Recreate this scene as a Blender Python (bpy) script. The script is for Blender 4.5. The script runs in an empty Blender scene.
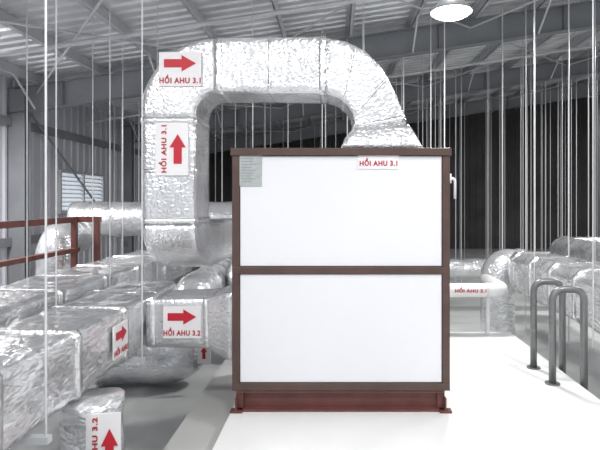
import bpy, math, random
from mathutils import Vector, Matrix, noise
random.seed(7)
S=bpy.context.scene
S.view_settings.view_transform='Standard'
COL=S.collection

# ---------------------------------------------------------------- materials
def mat(name,col,rough=.6,metal=0,var=.06,vscale=3,bump=0,bscale=20,kind='noise',emit=None,es=0,stretch=(1,1,1),coat=0):
    m=bpy.data.materials.new(name); m.use_nodes=True
    nt=m.node_tree; N=nt.nodes; L=nt.links
    b=N['Principled BSDF']
    b.inputs['Roughness'].default_value=rough; b.inputs['Metallic'].default_value=metal
    if coat: b.inputs['Coat Weight'].default_value=coat; b.inputs['Coat Roughness'].default_value=.1
    tc=N.new('ShaderNodeTexCoord'); mp=N.new('ShaderNodeMapping'); mp.inputs['Scale'].default_value=stretch
    L.new(tc.outputs['Object'],mp.inputs[0])
    nz=N.new('ShaderNodeTexNoise'); nz.inputs['Scale'].default_value=vscale; nz.inputs['Detail'].default_value=5
    L.new(mp.outputs[0],nz.inputs['Vector'])
    r=N.new('ShaderNodeValToRGB')
    r.color_ramp.elements[0].position=.3; r.color_ramp.elements[1].position=.7
    r.color_ramp.elements[0].color=tuple(max(0,c*(1-var)) for c in col)+(1,)
    r.color_ramp.elements[1].color=tuple(min(1,c*(1+var)) for c in col)+(1,)
    L.new(nz.outputs['Fac'],r.inputs[0]); L.new(r.outputs[0],b.inputs['Base Color'])
    if bump:
        if kind=='foil':
            wn=N.new('ShaderNodeTexNoise'); wn.inputs['Scale'].default_value=bscale*.5; wn.inputs['Detail'].default_value=3
            L.new(mp.outputs[0],wn.inputs['Vector'])
            mx=N.new('ShaderNodeVectorMath'); mx.operation='MULTIPLY_ADD'; mx.inputs[1].default_value=(1.6/bscale,)*3
            L.new(wn.outputs['Color'],mx.inputs[0]); L.new(mp.outputs[0],mx.inputs[2])
            v=N.new('ShaderNodeTexVoronoi'); v.inputs['Scale'].default_value=bscale; v.feature='DISTANCE_TO_EDGE'
            L.new(mx.outputs[0],v.inputs['Vector'])
            mn=N.new('ShaderNodeMath'); mn.operation='MINIMUM'; mn.inputs[1].default_value=.35
            L.new(v.outputs['Distance'],mn.inputs[0])
            n2=N.new('ShaderNodeTexNoise'); n2.inputs['Scale'].default_value=bscale*.6; n2.inputs['Detail'].default_value=6
            n2.noise_type='RIDGED_MULTIFRACTAL'
            L.new(mp.outputs[0],n2.inputs['Vector'])
            a=N.new('ShaderNodeMath'); a.operation='MULTIPLY_ADD'; a.inputs[1].default_value=.8
            sc=N.new('ShaderNodeMath'); sc.operation='MULTIPLY'; sc.inputs[1].default_value=.22
            L.new(n2.outputs['Fac'],sc.inputs[0])
            L.new(mn.outputs[0],a.inputs[0]); L.new(sc.outputs[0],a.inputs[2])
            out=a.outputs[0]
        else:
            n2=N.new('ShaderNodeTexNoise'); n2.inputs['Scale'].default_value=bscale; n2.inputs['Detail'].default_value=6
            L.new(mp.outputs[0],n2.inputs['Vector']); out=n2.outputs['Fac']
        bp=N.new('ShaderNodeBump'); bp.inputs['Strength'].default_value=bump; bp.inputs['Distance'].default_value=.04
        L.new(out,bp.inputs['Height']); L.new(bp.outputs[0],b.inputs['Normal'])
    if emit:
        b.inputs['Emission Color'].default_value=emit+(1,); b.inputs['Emission Strength'].default_value=es
    return m
FOIL=mat('bubble_foil',(.82,.82,.83),.27,.85,.12,3,.28,24,'foil')
FOILW=mat('plastic_wrapped_foil',(.82,.83,.845),.24,.75,.16,4,.40,13,'foil',stretch=(1,.6,1.5),coat=.5)
TAPE=mat('foil_tape',(.86,.86,.86),.25,.85,.05,6,.3,30)
WHITE=mat('white_coated_panel',(.77,.77,.80),.3,0,.02,.9)
BROWN=mat('brown_frame',(.082,.047,.039),.45,0,.15,6)
REDB=mat('red_oxide_steel',(.135,.045,.038),.5,0,.2,6)
STICK=mat('sticker_white',(.80,.78,.79),.5,0,.02)
RED=mat('label_red',(.52,.012,.03),.5,0,.03)
REDTXT=mat('label_red_text',(.42,.015,.035),.5,0,.03)
PLATE=mat('name_plate',(.42,.45,.44),.4,.3,.12,25)
FLOORW=mat('white_deck',(.76,.76,.755),.45,0,.035,1.2,.03,4)
FLOORG=mat('grey_deck',(.45,.46,.455),.7,0,.12,1.5)
LEDGE=mat('ledge_grey',(.46,.46,.45),.6,0,.06,2)
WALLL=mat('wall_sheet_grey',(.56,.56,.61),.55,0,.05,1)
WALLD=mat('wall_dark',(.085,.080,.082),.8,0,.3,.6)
ROOF=mat('roof_foil_sheet',(.76,.77,.79),.35,.35,.2,1.2,.4,6,'foil')
STEEL=mat('steel_grey',(.26,.27,.285),.5,.1,.1,2)
STEELL=mat('galvanised_steel',(.62,.63,.65),.4,.25,.1,3)
ROD=mat('rod_zinc',(.66,.67,.68),.4,.2,.05)
DARKP=mat('grey_handrail_tube',(.20,.205,.21),.35,.5,.05)
LOUV=mat('louvre_white_glow',(.75,.78,.8),.5,0,.03,emit=(.85,.92,1.0),es=.4)  # white slats with a faint self-glow added to lighten the louvre
GLOW=mat('lamp_lens',(1,1,1),.4,emit=(1,.98,.95),es=14)
PIPEW=mat('white_pipe_jacket',(.72,.72,.72),.4,0,.04,5,.1,12)

# ---------------------------------------------------------------- builders
def empty(name,loc=(0,0,0)):
    o=bpy.data.objects.new(name,None); COL.objects.link(o); o.location=loc; o.empty_display_size=.2; return o
def mk(name,V,F,m,parent=None,smooth=False,bevel=0):
    me=bpy.data.meshes.new(name); me.from_pydata([tuple(v) for v in V],[],F); me.update()
    import bmesh
    bm=bmesh.new(); bm.from_mesh(me); bmesh.ops.recalc_face_normals(bm,faces=bm.faces); bm.to_mesh(me); bm.free()
    o=bpy.data.objects.new(name,me); COL.objects.link(o)
    me.materials.append(m)
    if smooth:
        for p in me.polygons: p.use_smooth=True
    if bevel:
        md=o.modifiers.new('b','BEVEL'); md.width=bevel; md.segments=2; md.limit_method='ANGLE'
    if parent: o.parent=parent
    return o
def boxd(x0,x1,y0,y1,z0,z1):
    V=[(x,y,z) for x in(x0,x1) for y in(y0,y1) for z in(z0,z1)]
    F=[(0,1,3,2),(4,6,7,5),(0,4,5,1),(2,3,7,6),(0,2,6,4),(1,5,7,3)]
    return V,F
def box(name,x0,x1,y0,y1,z0,z1,m,parent=None,bevel=0):
    return mk(name,*boxd(x0,x1,y0,y1,z0,z1),m,parent,False,bevel)
def merge(parts):
    V=[];F=[]
    for v,f in parts:
        k=len(V); V+=list(v); F+=[tuple(i+k for i in q) for q in f]
    return V,F
def tubed(pts,r,n=10,caps=True):
    pts=[Vector(p) for p in pts]; V=[];F=[]
    rr=r if isinstance(r,(list,tuple)) else [r]*len(pts)
    t0=(pts[1]-pts[0]).normalized()
    u=t0.orthogonal().normalized()
    for i,p in enumerate(pts):
        a=pts[max(0,i-1)];b=pts[min(len(pts)-1,i+1)]
        t=(b-a).normalized(); u=(u-t*u.dot(t)).normalized(); w=t.cross(u)
        for k in range(n):
            an=2*math.pi*k/n; V.append(p+(u*math.cos(an)+w*math.sin(an))*rr[i])
    for i in range(len(pts)-1):
        for k in range(n):
            F.append((i*n+k,i*n+(k+1)%n,(i+1)*n+(k+1)%n,(i+1)*n+k))
    if caps:
        F.append(tuple(range(n))); F.append(tuple((len(pts)-1)*n+k for k in range(n)))
    return V,F
def smoothpath(pts,rad,seg=6):
    pts=[Vector(p) for p in pts]; out=[pts[0]]
    for i in range(1,len(pts)-1):
        a,b,c=pts[i-1],pts[i],pts[i+1]
        d1=(a-b).normalized(); d2=(c-b).normalized()
        r=min(rad,(a-b).length*.49,(c-b).length*.49)
        p0=b+d1*r;p2=b+d2*r
        for s in range(seg+1):
            t=s/seg; out.append(p0*(1-t)**2+b*2*t*(1-t)+p2*t*t)
    out.append(pts[-1]); return out
def subdiv(pts,step):
    out=[pts[0]]
    for a,b in zip(pts,pts[1:]):
        n=max(1,int((b-a).length/step))
        for i in range(1,n+1): out.append(a.lerp(b,i/n))
    return out
def foil_tube(name,pts,r,parent=None,m=None,amp=.012,rad=.3,bands=True,n=28):
    p=subdiv(smoothpath(pts,rad),.06)
    rr=[]; d=0
    for i in range(len(p)):
        if i: d+=(p[i]-p[i-1]).length
        x=(d%.7)
        rr.append(r*(1+(.05 if (bands and x<.09 and i>0) else 0)))
    V,F=tubed(p,rr,n)
    V=[v+noise.noise_vector(v*7)*amp+noise.noise_vector(v*17)*amp*.5 for v in V]
    return mk(name,V,F,m or FOILW,parent,True)
def loft(name,st,m,parent=None,amp=.008,step=.05,nse=10,grow=0,caps=True,corner=.03):
    st=[[Vector(q) for q in s] for s in st]
    fine=[st[0]]
    for a,b in zip(st,st[1:]):
        L=max((a[i]-b[i]).length for i in range(4)); n=max(1,int(L/step))
        for k in range(1,n+1): fine.append([a[i].lerp(b[i],k/n) for i in range(4)])
    rings=[]
    for s in fine:
        c=sum(s,Vector())/4
        if grow: s=[q+(q-c).normalized()*grow for q in s]
        ring=[]
        for i in range(4):
            a,b=s[i],s[(i+1)%4]; L=(b-a).length; t=min(corner/L,.3)
            for k in range(nse):
                f=t+(1-2*t)*k/(nse-1); ring.append(a.lerp(b,f))
        rings.append(ring)
    n=len(rings[0]); V=[];F=[]
    for ring in rings:
        for q in ring:
            V.append(q+(noise.noise_vector(q*5)*amp+noise.noise_vector(q*14)*amp*.6 if amp else Vector()))
    for i in range(len(rings)-1):
        for k in range(n): F.append((i*n+k,i*n+(k+1)%n,(i+1)*n+(k+1)%n,(i+1)*n+k))
    if caps: F.append(tuple(range(n))); F.append(tuple((len(rings)-1)*n+k for k in range(n)))
    return mk(name,V,F,m,parent,True)
def along(a,b,f): return [Vector(a[i]).lerp(Vector(b[i]),f) for i in range(4)]
def band(name,a,b,f,w,parent,m=TAPE,grow=.014,corner=.03):
    L=(Vector(a[0])-Vector(b[0])).length; d=w/L/2
    return loft(name,[along(a,b,f-d),along(a,b,f+d)],m,parent,.003,.05,8,grow,corner=corner)
def corr(name,o,du,dv,nrm,lu,lv,pitch,dep,m,parent=None):
    o=Vector(o);du=Vector(du).normalized();dv=Vector(dv).normalized();nrm=Vector(nrm).normalized()
    V=[];F=[];x=0;prof=[]
    while x<lu:
        prof+=[(x,0),(x+pitch*.6,0),(x+pitch*.7,dep),(x+pitch*.9,dep)]; x+=pitch
    for (s,h) in prof:
        V.append(o+du*s+nrm*h); V.append(o+du*s+nrm*h+dv*lv)
    for i in range(len(prof)-1): F.append((2*i,2*i+2,2*i+3,2*i+1))
    return mk(name,V,F,m,parent)
def text_data(s,w,h,off=.035):
    c=bpy.data.curves.new('t','FONT'); c.body=s; c.size=1; c.align_x='CENTER'; c.align_y='CENTER'; c.offset=off; c.extrude=.004; c.resolution_u=3
    c.space_character=1.12
    o=bpy.data.objects.new('t',c); COL.objects.link(o)
    bpy.context.view_layer.update()
    me=bpy.data.meshes.new_from_object(o.evaluated_get(bpy.context.evaluated_depsgraph_get()))
    V=[v.co.copy() for v in me.vertices]; F=[tuple(p.vertices) for p in me.polygons]
    bpy.data.objects.remove(o)
    xs=[v.x for v in V];ys=[v.y for v in V]
    cx=(min(xs)+max(xs))/2; cy=(min(ys)+max(ys))/2; sx=w/(max(xs)-min(xs)); sy=h/(max(ys)-min(ys))
    return [Vector(((v.x-cx)*sx,(v.y-cy)*sy,v.z*.3)) for v in V],F
def arrow_data(l,h):
    P=[(-l/2,-h*.25),(l*.05,-h*.25),(l*.05,-h/2),(l/2,0),(l*.05,h/2),(l*.05,h*.25),(-l/2,h*.25)]
    V=[Vector((x,y,0)) for x,y in P]+[Vector((x,y,.002)) for x,y in P]
    n=7;F=[tuple(range(n)),tuple(range(n,2*n))]+[(i,(i+1)%n,n+(i+1)%n,n+i) for i in range(n)]
    return V,F
def label(parent,c,right,up,w,h,text,arrow=None,vert=False,bg=True,ts=None,tw=None):
    c=Vector(c);right=Vector(right).normalized();up=Vector(up).normalized();nrm=right.cross(up)
    M=Matrix((right,up,nrm)).transposed()
    def put(nm,V,F,m): return mk(nm,[c+M@v for v in V],F,m,parent)
    if bg:
        V,F=boxd(-w/2,w/2,-h/2,h/2,-.012,0); put('sticker',[Vector(v) for v in V],F,STICK)
    if vert:
        R=Matrix.Rotation(math.pi/2,3,'Z')
        if text:
            V,F=text_data(text,h*.9,w*.24); put('sticker_text',[R@v+Vector((-w*.28,0,.002)) for v in V],F,REDTXT)
        V,F=arrow_data(h*.56,w*.5); put('sticker_arrow',[R@v+Vector((w*.18 if text else 0,0,.002)) for v in V],F,RED)
    elif arrow:
        V,F=arrow_data(w*.76,h*.48); put('sticker_arrow',[v+Vector((0,h*.17,.002)) for v in V],F,RED)
        V,F=text_data(text,w*.98,h*.26); put('sticker_text',[v+Vector((0,-h*.29,.002)) for v in V],F,REDTXT)
    else:
        V,F=text_data(text,tw or w*.92,ts or h*.58); put('sticker_text',[v+Vector((0,0,.002)) for v in V],F,REDTXT)
X=(1,0,0);Z=(0,0,1);Y=(0,1,0)

# ---------------------------------------------------------------- shell
EAVE=3.8; SL=.15; XL=-6; XR=12; YB=24; YF=-2.5; LOW=-.5
rz=lambda x: EAVE+SL*(x-XL)
box('floor',XL,XR,YF,YB,LOW-.15,LOW,FLOORG)
deck=box('floor_white_deck',-.86,2.32,YF,6.9,LOW,0,FLOORW)
box('floor_ledge',-1.3,-.862,YF,6.9,LOW,-.14,LEDGE)
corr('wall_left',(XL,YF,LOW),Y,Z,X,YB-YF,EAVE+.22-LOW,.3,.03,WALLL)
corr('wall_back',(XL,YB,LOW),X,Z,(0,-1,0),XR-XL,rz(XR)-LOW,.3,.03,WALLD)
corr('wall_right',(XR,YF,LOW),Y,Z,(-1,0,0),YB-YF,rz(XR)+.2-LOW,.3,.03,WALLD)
sd=Vector((1,0,SL)).normalized()
corr('ceiling',(XL,YF,EAVE+.2),Y,sd,(0,0,1),YB-YF,(XR-XL)*1.0125,.25,.035,ROOF)
par=[]
x=XL+.5
while x<XR:
    z=rz(x)+.2; par+= [boxd(x,x+.012,YF,YB,z-.2,z-.01),boxd(x,x+.07,YF,YB,z-.2,z-.188),boxd(x-.06,x,YF,YB,z-.03,z-.018)]
    x+=1.15
mk('ceiling_purlins',*merge(par),STEELL)
def rafter(y,m,nm):
    P=[]
    def slab(x0,x1,y0,y1,d0,d1):
        V=[]
        for xx in(x0,x1):
            for yy in(y0,y1):
                for d in(d0,d1): V.append((xx,yy,rz(xx)+d))
        return V,[(0,1,3,2),(4,6,7,5),(0,4,5,1),(2,3,7,6),(0,2,6,4),(1,5,7,3)]
    P.append(slab(XL,XR,y-.1,y+.1,-.48,-.465)); P.append(slab(XL,XR,y-.1,y+.1,-.02,-.005)); P.append(slab(XL,XR,y-.006,y+.006,-.48,-.005))
    x=XL+1
    while x<XR: P.append(slab(x,x+.01,y-.095,y+.095,-.47,-.01)); x+=2.3
    P.append(boxd(XL+.03,XL+.33,y-.1,y-.088,LOW,EAVE-.02));P.append(boxd(XL+.03,XL+.33,y+.088,y+.1,LOW,EAVE-.02));P.append(boxd(XL+.17,XL+.185,y-.09,y+.09,LOW,EAVE-.02))
    return mk(nm,*merge(P),m)
for y in (4.6,9.6,14.6,19.6): rafter(y,STEEL,'roof_rafter')
P=[]
for y0 in (4.6,9.6,14.6):
    for x0 in (-5.5,-1.5,2.5,6.5):
        P.append(tubed([(x0,y0,rz(x0)-.15),(x0+4,y0+5,rz(x0+4)-.15)],.018,6))
        P.append(tubed([(x0+4,y0,rz(x0+4)-.15),(x0,y0+5,rz(x0)-.15)],.018,6))
for y0 in (9.6,14.6):
    x0=XL+.5
    while x0<XR-1:
        P.append(tubed([(x0+.02,y0+.1,rz(x0)-.46),(x0+.02,y0+.75,rz(x0)+.03)],.02,5))
        P.append(tubed([(x0+.02,y0-.1,rz(x0)-.46),(x0+.02,y0-.75,rz(x0)+.03)],.02,5)); x0+=2.3
mk('roof_bracing',*merge(P),STEELL)
P=[]
for y0 in(7.1,12.1):
    P.append(tubed([(XL+.2,y0,rz(XL)-.25),(XR,y0,rz(XR)-.25)],.035,8))
mk('roof_strut_pipes',*merge(P),STEELL)
P=[boxd(XL+.035,XL+.1,YF,YB,z,z+.16) for z in (.9,3.1)]
P.append(tubed([(XL+.2,9.6,EAVE-.2),(XL+.2,14.6,.4)],.025,6)); 
mk('trim_1',*merge(P),STEEL)
w=empty('window_1',(XL+.1,12.2,1.9))
def cl(o,p):
    o.parent=p; o.matrix_parent_inverse=Matrix.Translation(-p.location)
y0,y1,z0,z1=11.2,13.2,1.5,2.35
P=[boxd(XL+.03,XL+.12,y0-.05,y0,z0,z1),boxd(XL+.03,XL+.12,y1,y1+.05,z0,z1),boxd(XL+.03,XL+.12,y0-.05,y1+.05,z1,z1+.05),boxd(XL+.03,XL+.12,y0-.05,y1+.05,z0-.05,z0),boxd(XL+.03,XL+.12,12.17,12.23,z0,z1)]
cl(mk('frame',*merge(P),STEELL),w)
P=[]
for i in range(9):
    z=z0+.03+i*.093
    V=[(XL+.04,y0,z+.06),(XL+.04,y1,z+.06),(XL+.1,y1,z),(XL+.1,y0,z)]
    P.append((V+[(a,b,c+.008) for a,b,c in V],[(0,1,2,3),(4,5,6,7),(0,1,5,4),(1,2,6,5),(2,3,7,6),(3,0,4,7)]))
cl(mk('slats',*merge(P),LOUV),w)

# ---------------------------------------------------------------- AHU
A=empty('air_handling_unit')
ax0,ax1,ay0,ay1=-.852,.951,4.3,5.75
fr=.062
P=[]
zb,zt,zm=.172,2.18,1.168
for (xa,xb) in((ax0,ax0+fr),(ax1-fr,ax1)):
    for (ya,yb) in((ay0,ay0+fr),(ay1-fr,ay1)): P.append(boxd(xa,xb,ya,yb,zb,zt-.001))
for z_a,z_b in((zb,zb+fr),(zm-.03,zm+.03),(zt-fr,zt)):
    e=.0 if z_b<zt else .012
    P.append(boxd(ax0-e,ax1+e,ay0-.004-e,ay0+fr,z_a,z_b)); P.append(boxd(ax0-e,ax1+e,ay1-fr,ay1+e,z_a,z_b))
    P.append(boxd(ax0-.003-e,ax0+fr,ay0+fr,ay1-fr,z_a,z_b)); P.append(boxd(ax1-fr,ax1+.003+e,ay0+fr,ay1-fr,z_a,z_b))
mk('frame',*merge(P),BROWN,A,bevel=.005)
g=.004
for i,(za,zz) in enumerate(((zb+fr+g,zm-.03-g),(zm+.03+g,zt-fr-g))):
    box('front_panel_%d'%(i+1),ax0+fr+g,ax1-fr-g,ay0+.012,ay0+.05,za,zz,WHITE,A,.004)
    box('rear_panel_%d'%(i+1),ax0+fr+g,ax1-fr-g,ay1-.05,ay1-.012,za,zz,WHITE,A,.004)
    box('left_panel_%d'%(i+1),ax0+.012,ax0+.05,ay0+fr+g,ay1-fr-g,za,zz,WHITE,A,.004)
    box('right_panel_%d'%(i+1),ax1-.05,ax1-.012,ay0+fr+g,ay1-fr-g,za,zz,WHITE,A,.004)
box('top_panel',ax0+.02,ax1-.02,ay0+.02,ay1-.02,zt-.05,zt-.008,WHITE,A)
box('bottom_panel',ax0+.02,ax1-.02,ay0+.02,ay1-.02,zb+.005,zb+.05,BROWN,A)
P=[]
for ya in(ay0+.02,ay1-.08):
    P+= [boxd(ax0+.04,ax1-.05,ya+.03,ya+.04,.012,.165),boxd(ax0+.04,ax1-.05,ya-.02,ya+.04,.155,.168),boxd(ax0+.04,ax1-.05,ya-.03,ya+.04,.004,.02)]
for xa in(ax0+.03,ax1-.1): P.append(boxd(xa,xa+.06,ay0+.02,ay1-.04,.012,.168))
for xa in(ax0-.01,ax1-.09):
    P.append(boxd(xa,xa+.10,ay0-.04,ay0+.03,0,.02)); P.append(boxd(xa+.04,xa+.055,ay0-.035,ay0+.03,.018,.12))
mk('skid_base',*merge(P),REDB,A,bevel=.003)
hz=1.85
P=[tubed(smoothpath([(ax1,4.36,hz+.08),(ax1+.055,4.36,hz+.08),(ax1+.055,4.36,hz-.09)],.03),.012,8),boxd(ax1,ax1+.02,4.33,4.39,hz+.04,hz+.12)]
mk('handle',*merge(P),STICK,A,True)
P=[boxd(-.79,-.605,ay0+.004,ay0+.012,1.865,2.12)]
mk('name_plate',*merge(P),PLATE,A)
P=[boxd(-.775,-.775+.155*random.uniform(.5,1),ay0+.002,ay0+.005,2.09-i*.024,2.096-i*.024) for i in range(9)]
mk('name_plate_lines',*merge(P),STEEL,A)
label(A,(.36,ay0+.004,2.065),X,Z,.34,.115,'HỒI AHU 3.1')

# ---------------------------------------------------------------- return duct over the unit
D=empty('return_air_duct')
yf,yk=4.45,4.98
def st(o,i,a=yf,b=yk): return [(o[0],a,o[1]),(i[0],a,i[1]),(i[0],b,i[1]),(o[0],b,o[1])]
cx,cz,Ro,Ri=-1.027,2.503,.635,.175
am=.0045
bot=[(-1.655,1.55),(-1.2,1.55)]
S1=[st(bot[0],bot[1]),st((-1.66,2.45),(-1.205,2.45))]
loft('riser',S1,FOIL,D,am,corner=.012)
EL=[]
for k in range(0,11):
    a=math.pi-(math.pi/2)*k/10
    EL.append(st((cx+Ro*math.cos(a),cz+Ro*math.sin(a)),(cx+Ri*math.cos(a),cz+Ri*math.sin(a))))
loft('elbow_left',[S1[1]]+EL,FOIL,D,am,corner=.012)
tr=[st((cx,cz+Ro),(cx,cz+Ri)),st((-.09,3.15),(-.09,2.675))]
loft('cross_run',tr,FOIL,D,am,grow=.004,corner=.012)
outp=[(-.085,3.145),(.085,3.11),(.255,3.03),(.395,2.89),(.50,2.71),(.57,2.54),(.62,2.39)]
inn=[(-.085,2.675),(.03,2.635),(.105,2.57),(.15,2.5),(.17,2.44),(.165,2.40),(.16,2.37)]
loft('elbow_right',[st(o,i) for o,i in zip(outp,inn)],FOIL,D,am,corner=.012)
loft('transition_collar',[st((.63,2.40),(.15,2.36),4.43,5.0),st((.70,2.27),(.08,2.27),4.38,5.08),st((.74,2.185),(.05,2.185),4.36,5.12)],FOIL,D,.004,corner=.015)
LE=[]
for k in range(0,9):
    a=math.pi/2*k/8
    fy,fz=5.15-.70*math.cos(a),1.55-.45*math.sin(a)
    by,bz=5.15-.17*math.cos(a),1.55-.02*math.sin(a)
    LE.append([(-1.655,fy,fz),(-1.2,fy,fz),(-1.2,by,bz),(-1.655,by,bz)])
LE.append([(-1.655,6.2,1.1),(-1.2,6.2,1.1),(-1.2,6.2,1.53),(-1.655,6.2,1.53)])
loft('lower_elbow',LE,FOIL,D,.006,corner=.012)
band('seam_1',S1[0],S1[1],.02,.05,D); band('seam_2',S1[0],S1[1],.98,.05,D)
band('seam_3',tr[0],tr[1],.03,.06,D); band('seam_4',tr[0],tr[1],.98,.06,D); band('seam_5',tr[0],tr[1],.5,.03,D,grow=.006)
band('seam_6',S1[0],S1[1],.5,.03,D,grow=.006)
band('seam_7',EL[5],EL[6],.5,.04,D)
for k in (1,3): band('gore_seam_%d'%k,st(outp[k],inn[k]),st(outp[k+1],inn[k+1]),.5,.03,D,grow=.008)
band('collar_band',st(outp[5],inn[5]),st(outp[6],inn[6]),.6,.06,D)
label(D,(-1.32,yf-.02,2.865),X,Z,.36,.29,'HỒI AHU 3.1',arrow=1)
label(D,(-1.39,yf-.02,2.185),X,Z,.28,.45,'HỒI AHU 3.1',vert=True)

# ---------------------------------------------------------------- left side ducts
B=empty('branch_duct')
b0=[(-1.67,4.6,.87),(-1.67,4.6,.45),(-1.67,5.1,.45),(-1.67,5.1,.87)]
b1=[(-1.12,4.58,.88),(-1.12,4.58,.44),(-1.12,5.12,.44),(-1.12,5.12,.88)]
b2=[(-.93,4.48,.95),(-.93,4.48,.37),(-.93,5.2,.37),(-.93,5.2,.95)]
b3=[(-.862,4.47,.96),(-.862,4.47,.36),(-.862,5.21,.36),(-.862,5.21,.96)]
loft('duct_body',[b0,b1,b2,b3],FOIL,B,.005,corner=.012)
band('seam_1',b0,b1,.1,.05,B);band('seam_2',b0,b1,.97,.05,B)
label(B,(-1.345,4.57,.675),X,Z,.33,.28,'HỒI AHU 3.2',arrow=1)

def rectY(x0,x1,z0,z1,y): return [(x0,y,z1),(x1,y,z1),(x1,y,z0),(x0,y,z0)]
M1=empty('main_duct')
a,b=rectY(-2.3,-1.70,.44,.875,1.0),rectY(-2.3,-1.70,.44,.875,5.6)
loft('duct_body',[a,b],FOILW,M1,.016,.07,12,corner=.025)
for i,f in enumerate((.35,.53,.70,.86)): band('seam_%d'%i,a,b,f,.06,M1,TAPE,.02)
label(M1,(-1.665,4.05,.665),Y,Z,.26,.25,'HỒI AHU',arrow=1)
M2=empty('main_duct')
a,b=rectY(-3.2,-2.45,.52,.94,1.5),rectY(-3.2,-2.45,.52,.94,9.0)
loft('duct_body',[a,b],FOILW,M2,.016,.08,12,corner=.025)
for i,f in enumerate((.3,.42,.54,.66,.8)): band('seam_%d'%i,a,b,f,.06,M2,TAPE,.02)
HG=[]
for y in(2.2,2.93,4.4,5.5,7.0):
    HG.append(boxd(-3.3,-1.62,y,y+.05,.37,.41) if y<5.6 else boxd(-3.3,-2.35,y,y+.05,.44,.48))
DR=empty('drop_duct')
foil_tube('duct_body',[(-1.66,3.55,.405),(-1.64,3.55,LOW)],.2,DR,amp=.018)
label(DR,(-1.475,3.31,.17),Vector((1,.15,0)),Z,.21,.44,'HỒI AHU 3.2',vert=True)
DR2=empty('drop_duct')
foil_tube('duct_body',[(-2.05,2.6,.36),(-2.05,2.6,LOW)],.26,DR2,amp=.025)
R1=empty('round_duct'); foil_tube('duct_body',[(-4.6,9.2,1.42),(-2.0,9.2,1.42),(-.4,9.2,1.42)],.3,R1,amp=.02)
R2=empty('round_duct'); foil_tube('duct_body',[(-4.3,8.0,LOW),(-4.3,8.0,1.15),(-4.3,8.7,1.15)],.27,R2,amp=.02)
R3=empty('round_duct'); foil_tube('duct_body',[(-2.9,6.3,-.22),(-1.75,6.3,-.22),(-1.75,6.3,.6),(-1.75,7.6,.6),(-1.75,9.5,.6)],.24,R3,amp=.02)
R4=empty('round_duct'); foil_tube('duct_body',[(-1.3,7.3,LOW),(-1.3,7.3,.9),(0.6,7.3,.9)],.22,R4,amp=.02)
R5=empty('round_duct'); foil_tube('duct_body',[(-2.6,7.4,-.1),(-2.6,11,-.1)],.3,R5,amp=.02)
label(R3,(-1.52,6.03,-.02),X,Z,.15,.26,'',vert=True)
P=[]
P.append(boxd(-3.9,-3.82,3.0,7.8,1.42,1.50)); P.append(boxd(-3.9,-3.5,7.72,7.8,1.42,1.50))
for (x_,y_) in((-3.86,5.2),(-3.86,7.7),(-3.55,7.76)):
    P.append(boxd(x_-.035,x_+.035,y_-.035,y_+.035,LOW,1.42))
P.append(boxd(-3.9,-3.82,3.0,7.8,.98,1.04))
mk('red_steel_frame',*merge(P),REDB)

# ---------------------------------------------------------------- right side ducts
E=empty('supply_duct')
a,b=rectY(2.60,3.2,.40,.98,3.5),rectY(2.60,3.2,.40,.98,7.8)
loft('duct_body',[a,b],FOILW,E,.02,.07,12,corner=.09)
for i,f in enumerate((.2,.35,.5,.65,.8,.95)): band('seam_%d'%i,a,b,f,.06,E,TAPE,.02,corner=.09)
foil_tube('end_elbow',[(2.95,8.15,.72),(2.55,8.15,.72),(2.55,8.15,LOW)],.26,E,amp=.02,rad=.25)
E2=empty('supply_duct')
foil_tube('duct_body',[(4.4,5.0,.74),(4.4,10,.74)],.3,E2,amp=.02)
E3=empty('supply_duct'); foil_tube('duct_body',[(-.5,10.6,.35),(9,10.6,.35)],.2,E3,amp=.02)
E4=empty('supply_duct'); foil_tube('duct_body',[(5.4,12.5,.6),(11,12.5,.6)],.26,E4,amp=.02)
W=empty('labelled_pipe')
mk('pipe_body',*tubed(smoothpath([(-.3,6.75,.58),(2.2,6.75,.58),(2.2,7.6,.58)],.2),.09,16),PIPEW,W,True)
mk('pipe_clamps',*merge([tubed([(x_,6.75,.58),(x_+.03,6.75,.58)],.1,16) for x_ in(1.3,1.95)]),STEELL,W)
mk('pipe_stands',*merge([boxd(x_,x_+.04,6.73,6.77,0,.5) for x_ in(1.31,1.96)]),STEELL,W)
label(W,(1.735,6.645,.60),X,Z,.4,.1,'HỒI AHU 3.1',bg=False,ts=.07,tw=.40)
H=empty('ladder_handrails')
for y in(4.95,5.42):
    mk('rail',*tubed(smoothpath([(2.07,y,0.0),(2.07,y,.9),(2.37,y,.9),(2.37,y,LOW)],.12,8),.034,12),DARKP,H,True)
    mk('rail_foot',*tubed([(2.07,y,0),(2.07,y,.012)],.07,12),DARKP,H)
mk('ladder_rungs',*merge([tubed([(2.37,4.95,z),(2.37,5.42,z)],.015,8) for z in(-.35,-.1,)]),DARKP,H)

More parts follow.
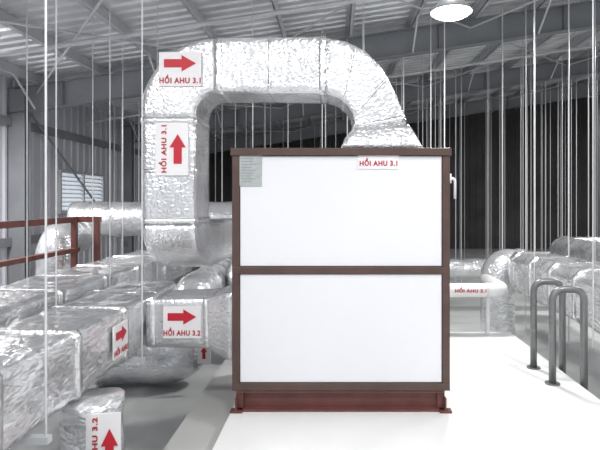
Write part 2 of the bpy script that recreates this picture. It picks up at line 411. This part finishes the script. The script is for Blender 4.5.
# ---------------------------------------------------------------- hanging rods
def rod(x,y,z0=LOW,r=.011): return tubed([(x,y,z0),(x,y,rz(x)+.1)],r,6,False)
for x,y,z in((-1.64,2.95,.38),(-2.37,2.95,.38),(-1.64,4.42,.38),(-2.37,4.42,.38),(-3.27,4.42,.38),(-2.39,5.52,.38),(-3.27,5.52,.38),(-3.27,7.02,.45),(-2.4,7.02,.45)):
    HG.append(rod(x,y,z,.0065))
mk('duct_hanger_frames',*merge(HG),ROD)
P=[]
for x,y,z in((-1.1,6.95,LOW),(2.53,5.1,.3),(3.38,5.1,.3),(2.53,6.6,.3),(3.38,6.6,.3),(4.0,8,.4),(4.98,8,.4)):
    P.append(rod(x,y,z,.0065))
foot=[(-4.7,-.3,8.85,9.55),(-4.6,-4,7.7,9),(-3.3,-2.2,5,11.1),(-2.1,-1.4,6,9.8),(-1.6,.9,7,7.6),(2.2,3.4,3,8.5),(4,5,5,10.1),(-.8,9.2,10.3,10.9),(5.2,11.2,12.15,12.85),(1.9,2.4,6,7.8),(-4,-3.4,7.6,7.9)]
for i in range(230):
    y=random.uniform(7.4,20); x=random.uniform(-.45*y,.55*y)
    if x<XL+.6 or x>XR-.5: continue
    if x<0 and random.random()<.5: continue
    if any(a-.03<x<b+.03 and c-.03<y<d+.03 for a,b,c,d in foot): continue
    P.append(rod(x,y,LOW,random.choice((.007,.009,.012))))
mk('hanging_rods',*merge(P),ROD)

# ---------------------------------------------------------------- lamps
def lamp(x,y,z,power,r=.28):
    e=empty('high_bay_lamp')
    prof=[(.06,.34),(.08,.30),(.09,.22),(.16,.14),(r-.02,.03),(r,0),(r-.012,0),(r-.03,.03),(.15,.125)]
    n=32;V=[];F=[]
    for rr,h in prof:
        for k in range(n): a=2*math.pi*k/n; V.append((x+rr*math.cos(a),y+rr*math.sin(a),z+h))
    for i in range(len(prof)-1):
        for k in range(n): F.append((i*n+k,i*n+(k+1)%n,(i+1)*n+(k+1)%n,(i+1)*n+k))
    mk('reflector',V,F,STEELL,e,True)
    pr=[(r-.03,0),(r-.05,-.035),(r-.1,-.06),(r-.18,-.075),(.001,-.08)]
    V=[];F=[]
    for rr,h in pr:
        for k in range(n): a=2*math.pi*k/n; V.append((x+rr*math.cos(a),y+rr*math.sin(a),z+.01+h))
    for i in range(len(pr)-1):
        for k in range(n): F.append((i*n+k,i*n+(k+1)%n,(i+1)*n+(k+1)%n,(i+1)*n+k))
    mk('lens',V,F,GLOW,e,True)
    mk('stem',*tubed([(x,y,z+.3),(x,y,rz(x)-.02)],.012,8),STEELL,e)
    l=bpy.data.lights.new('bulb','AREA'); l.shape='DISK'; l.size=r*1.9; l.energy=power; l.color=(1,.99,.98)
    o=bpy.data.objects.new('bulb',l); COL.objects.link(o); o.location=(x,y,z-.085); o.parent=e
    l=bpy.data.lights.new('roof_fill','POINT'); l.energy=power*.06; l.shadow_soft_size=.1; l.color=(1,.98,.96)  # extra point light added above the reflector to brighten the roof
    o=bpy.data.objects.new('roof_fill',l); COL.objects.link(o); o.location=(x+.0,y,z+.42); o.parent=e
lamp(1.52,6.8,4.2,150)
lamp(.2,1.3,4.3,75); lamp(3.0,2.6,4.5,130); lamp(-2.6,1.2,4.0,100)
lamp(-5.1,7.0,3.4,140); lamp(6.6,9.5,4.9,260); lamp(9.5,15.0,5.3,300)  # unseen side lamps added out of view to brighten the roof
wd=bpy.data.worlds.new('world'); S.world=wd; wd.use_nodes=True
bg=wd.node_tree.nodes['Background']; bg.inputs[0].default_value=(.90,.95,1,1); bg.inputs[1].default_value=.80

cam=bpy.data.cameras.new('camera'); co=bpy.data.objects.new('camera',cam); COL.objects.link(co)
co.location=(0,0,1.75); co.rotation_euler=(math.pi/2,0,0)
cam.sensor_width=36; cam.lens=31.2; cam.shift_x=-35/600; cam.shift_y=-25/600
S.camera=co
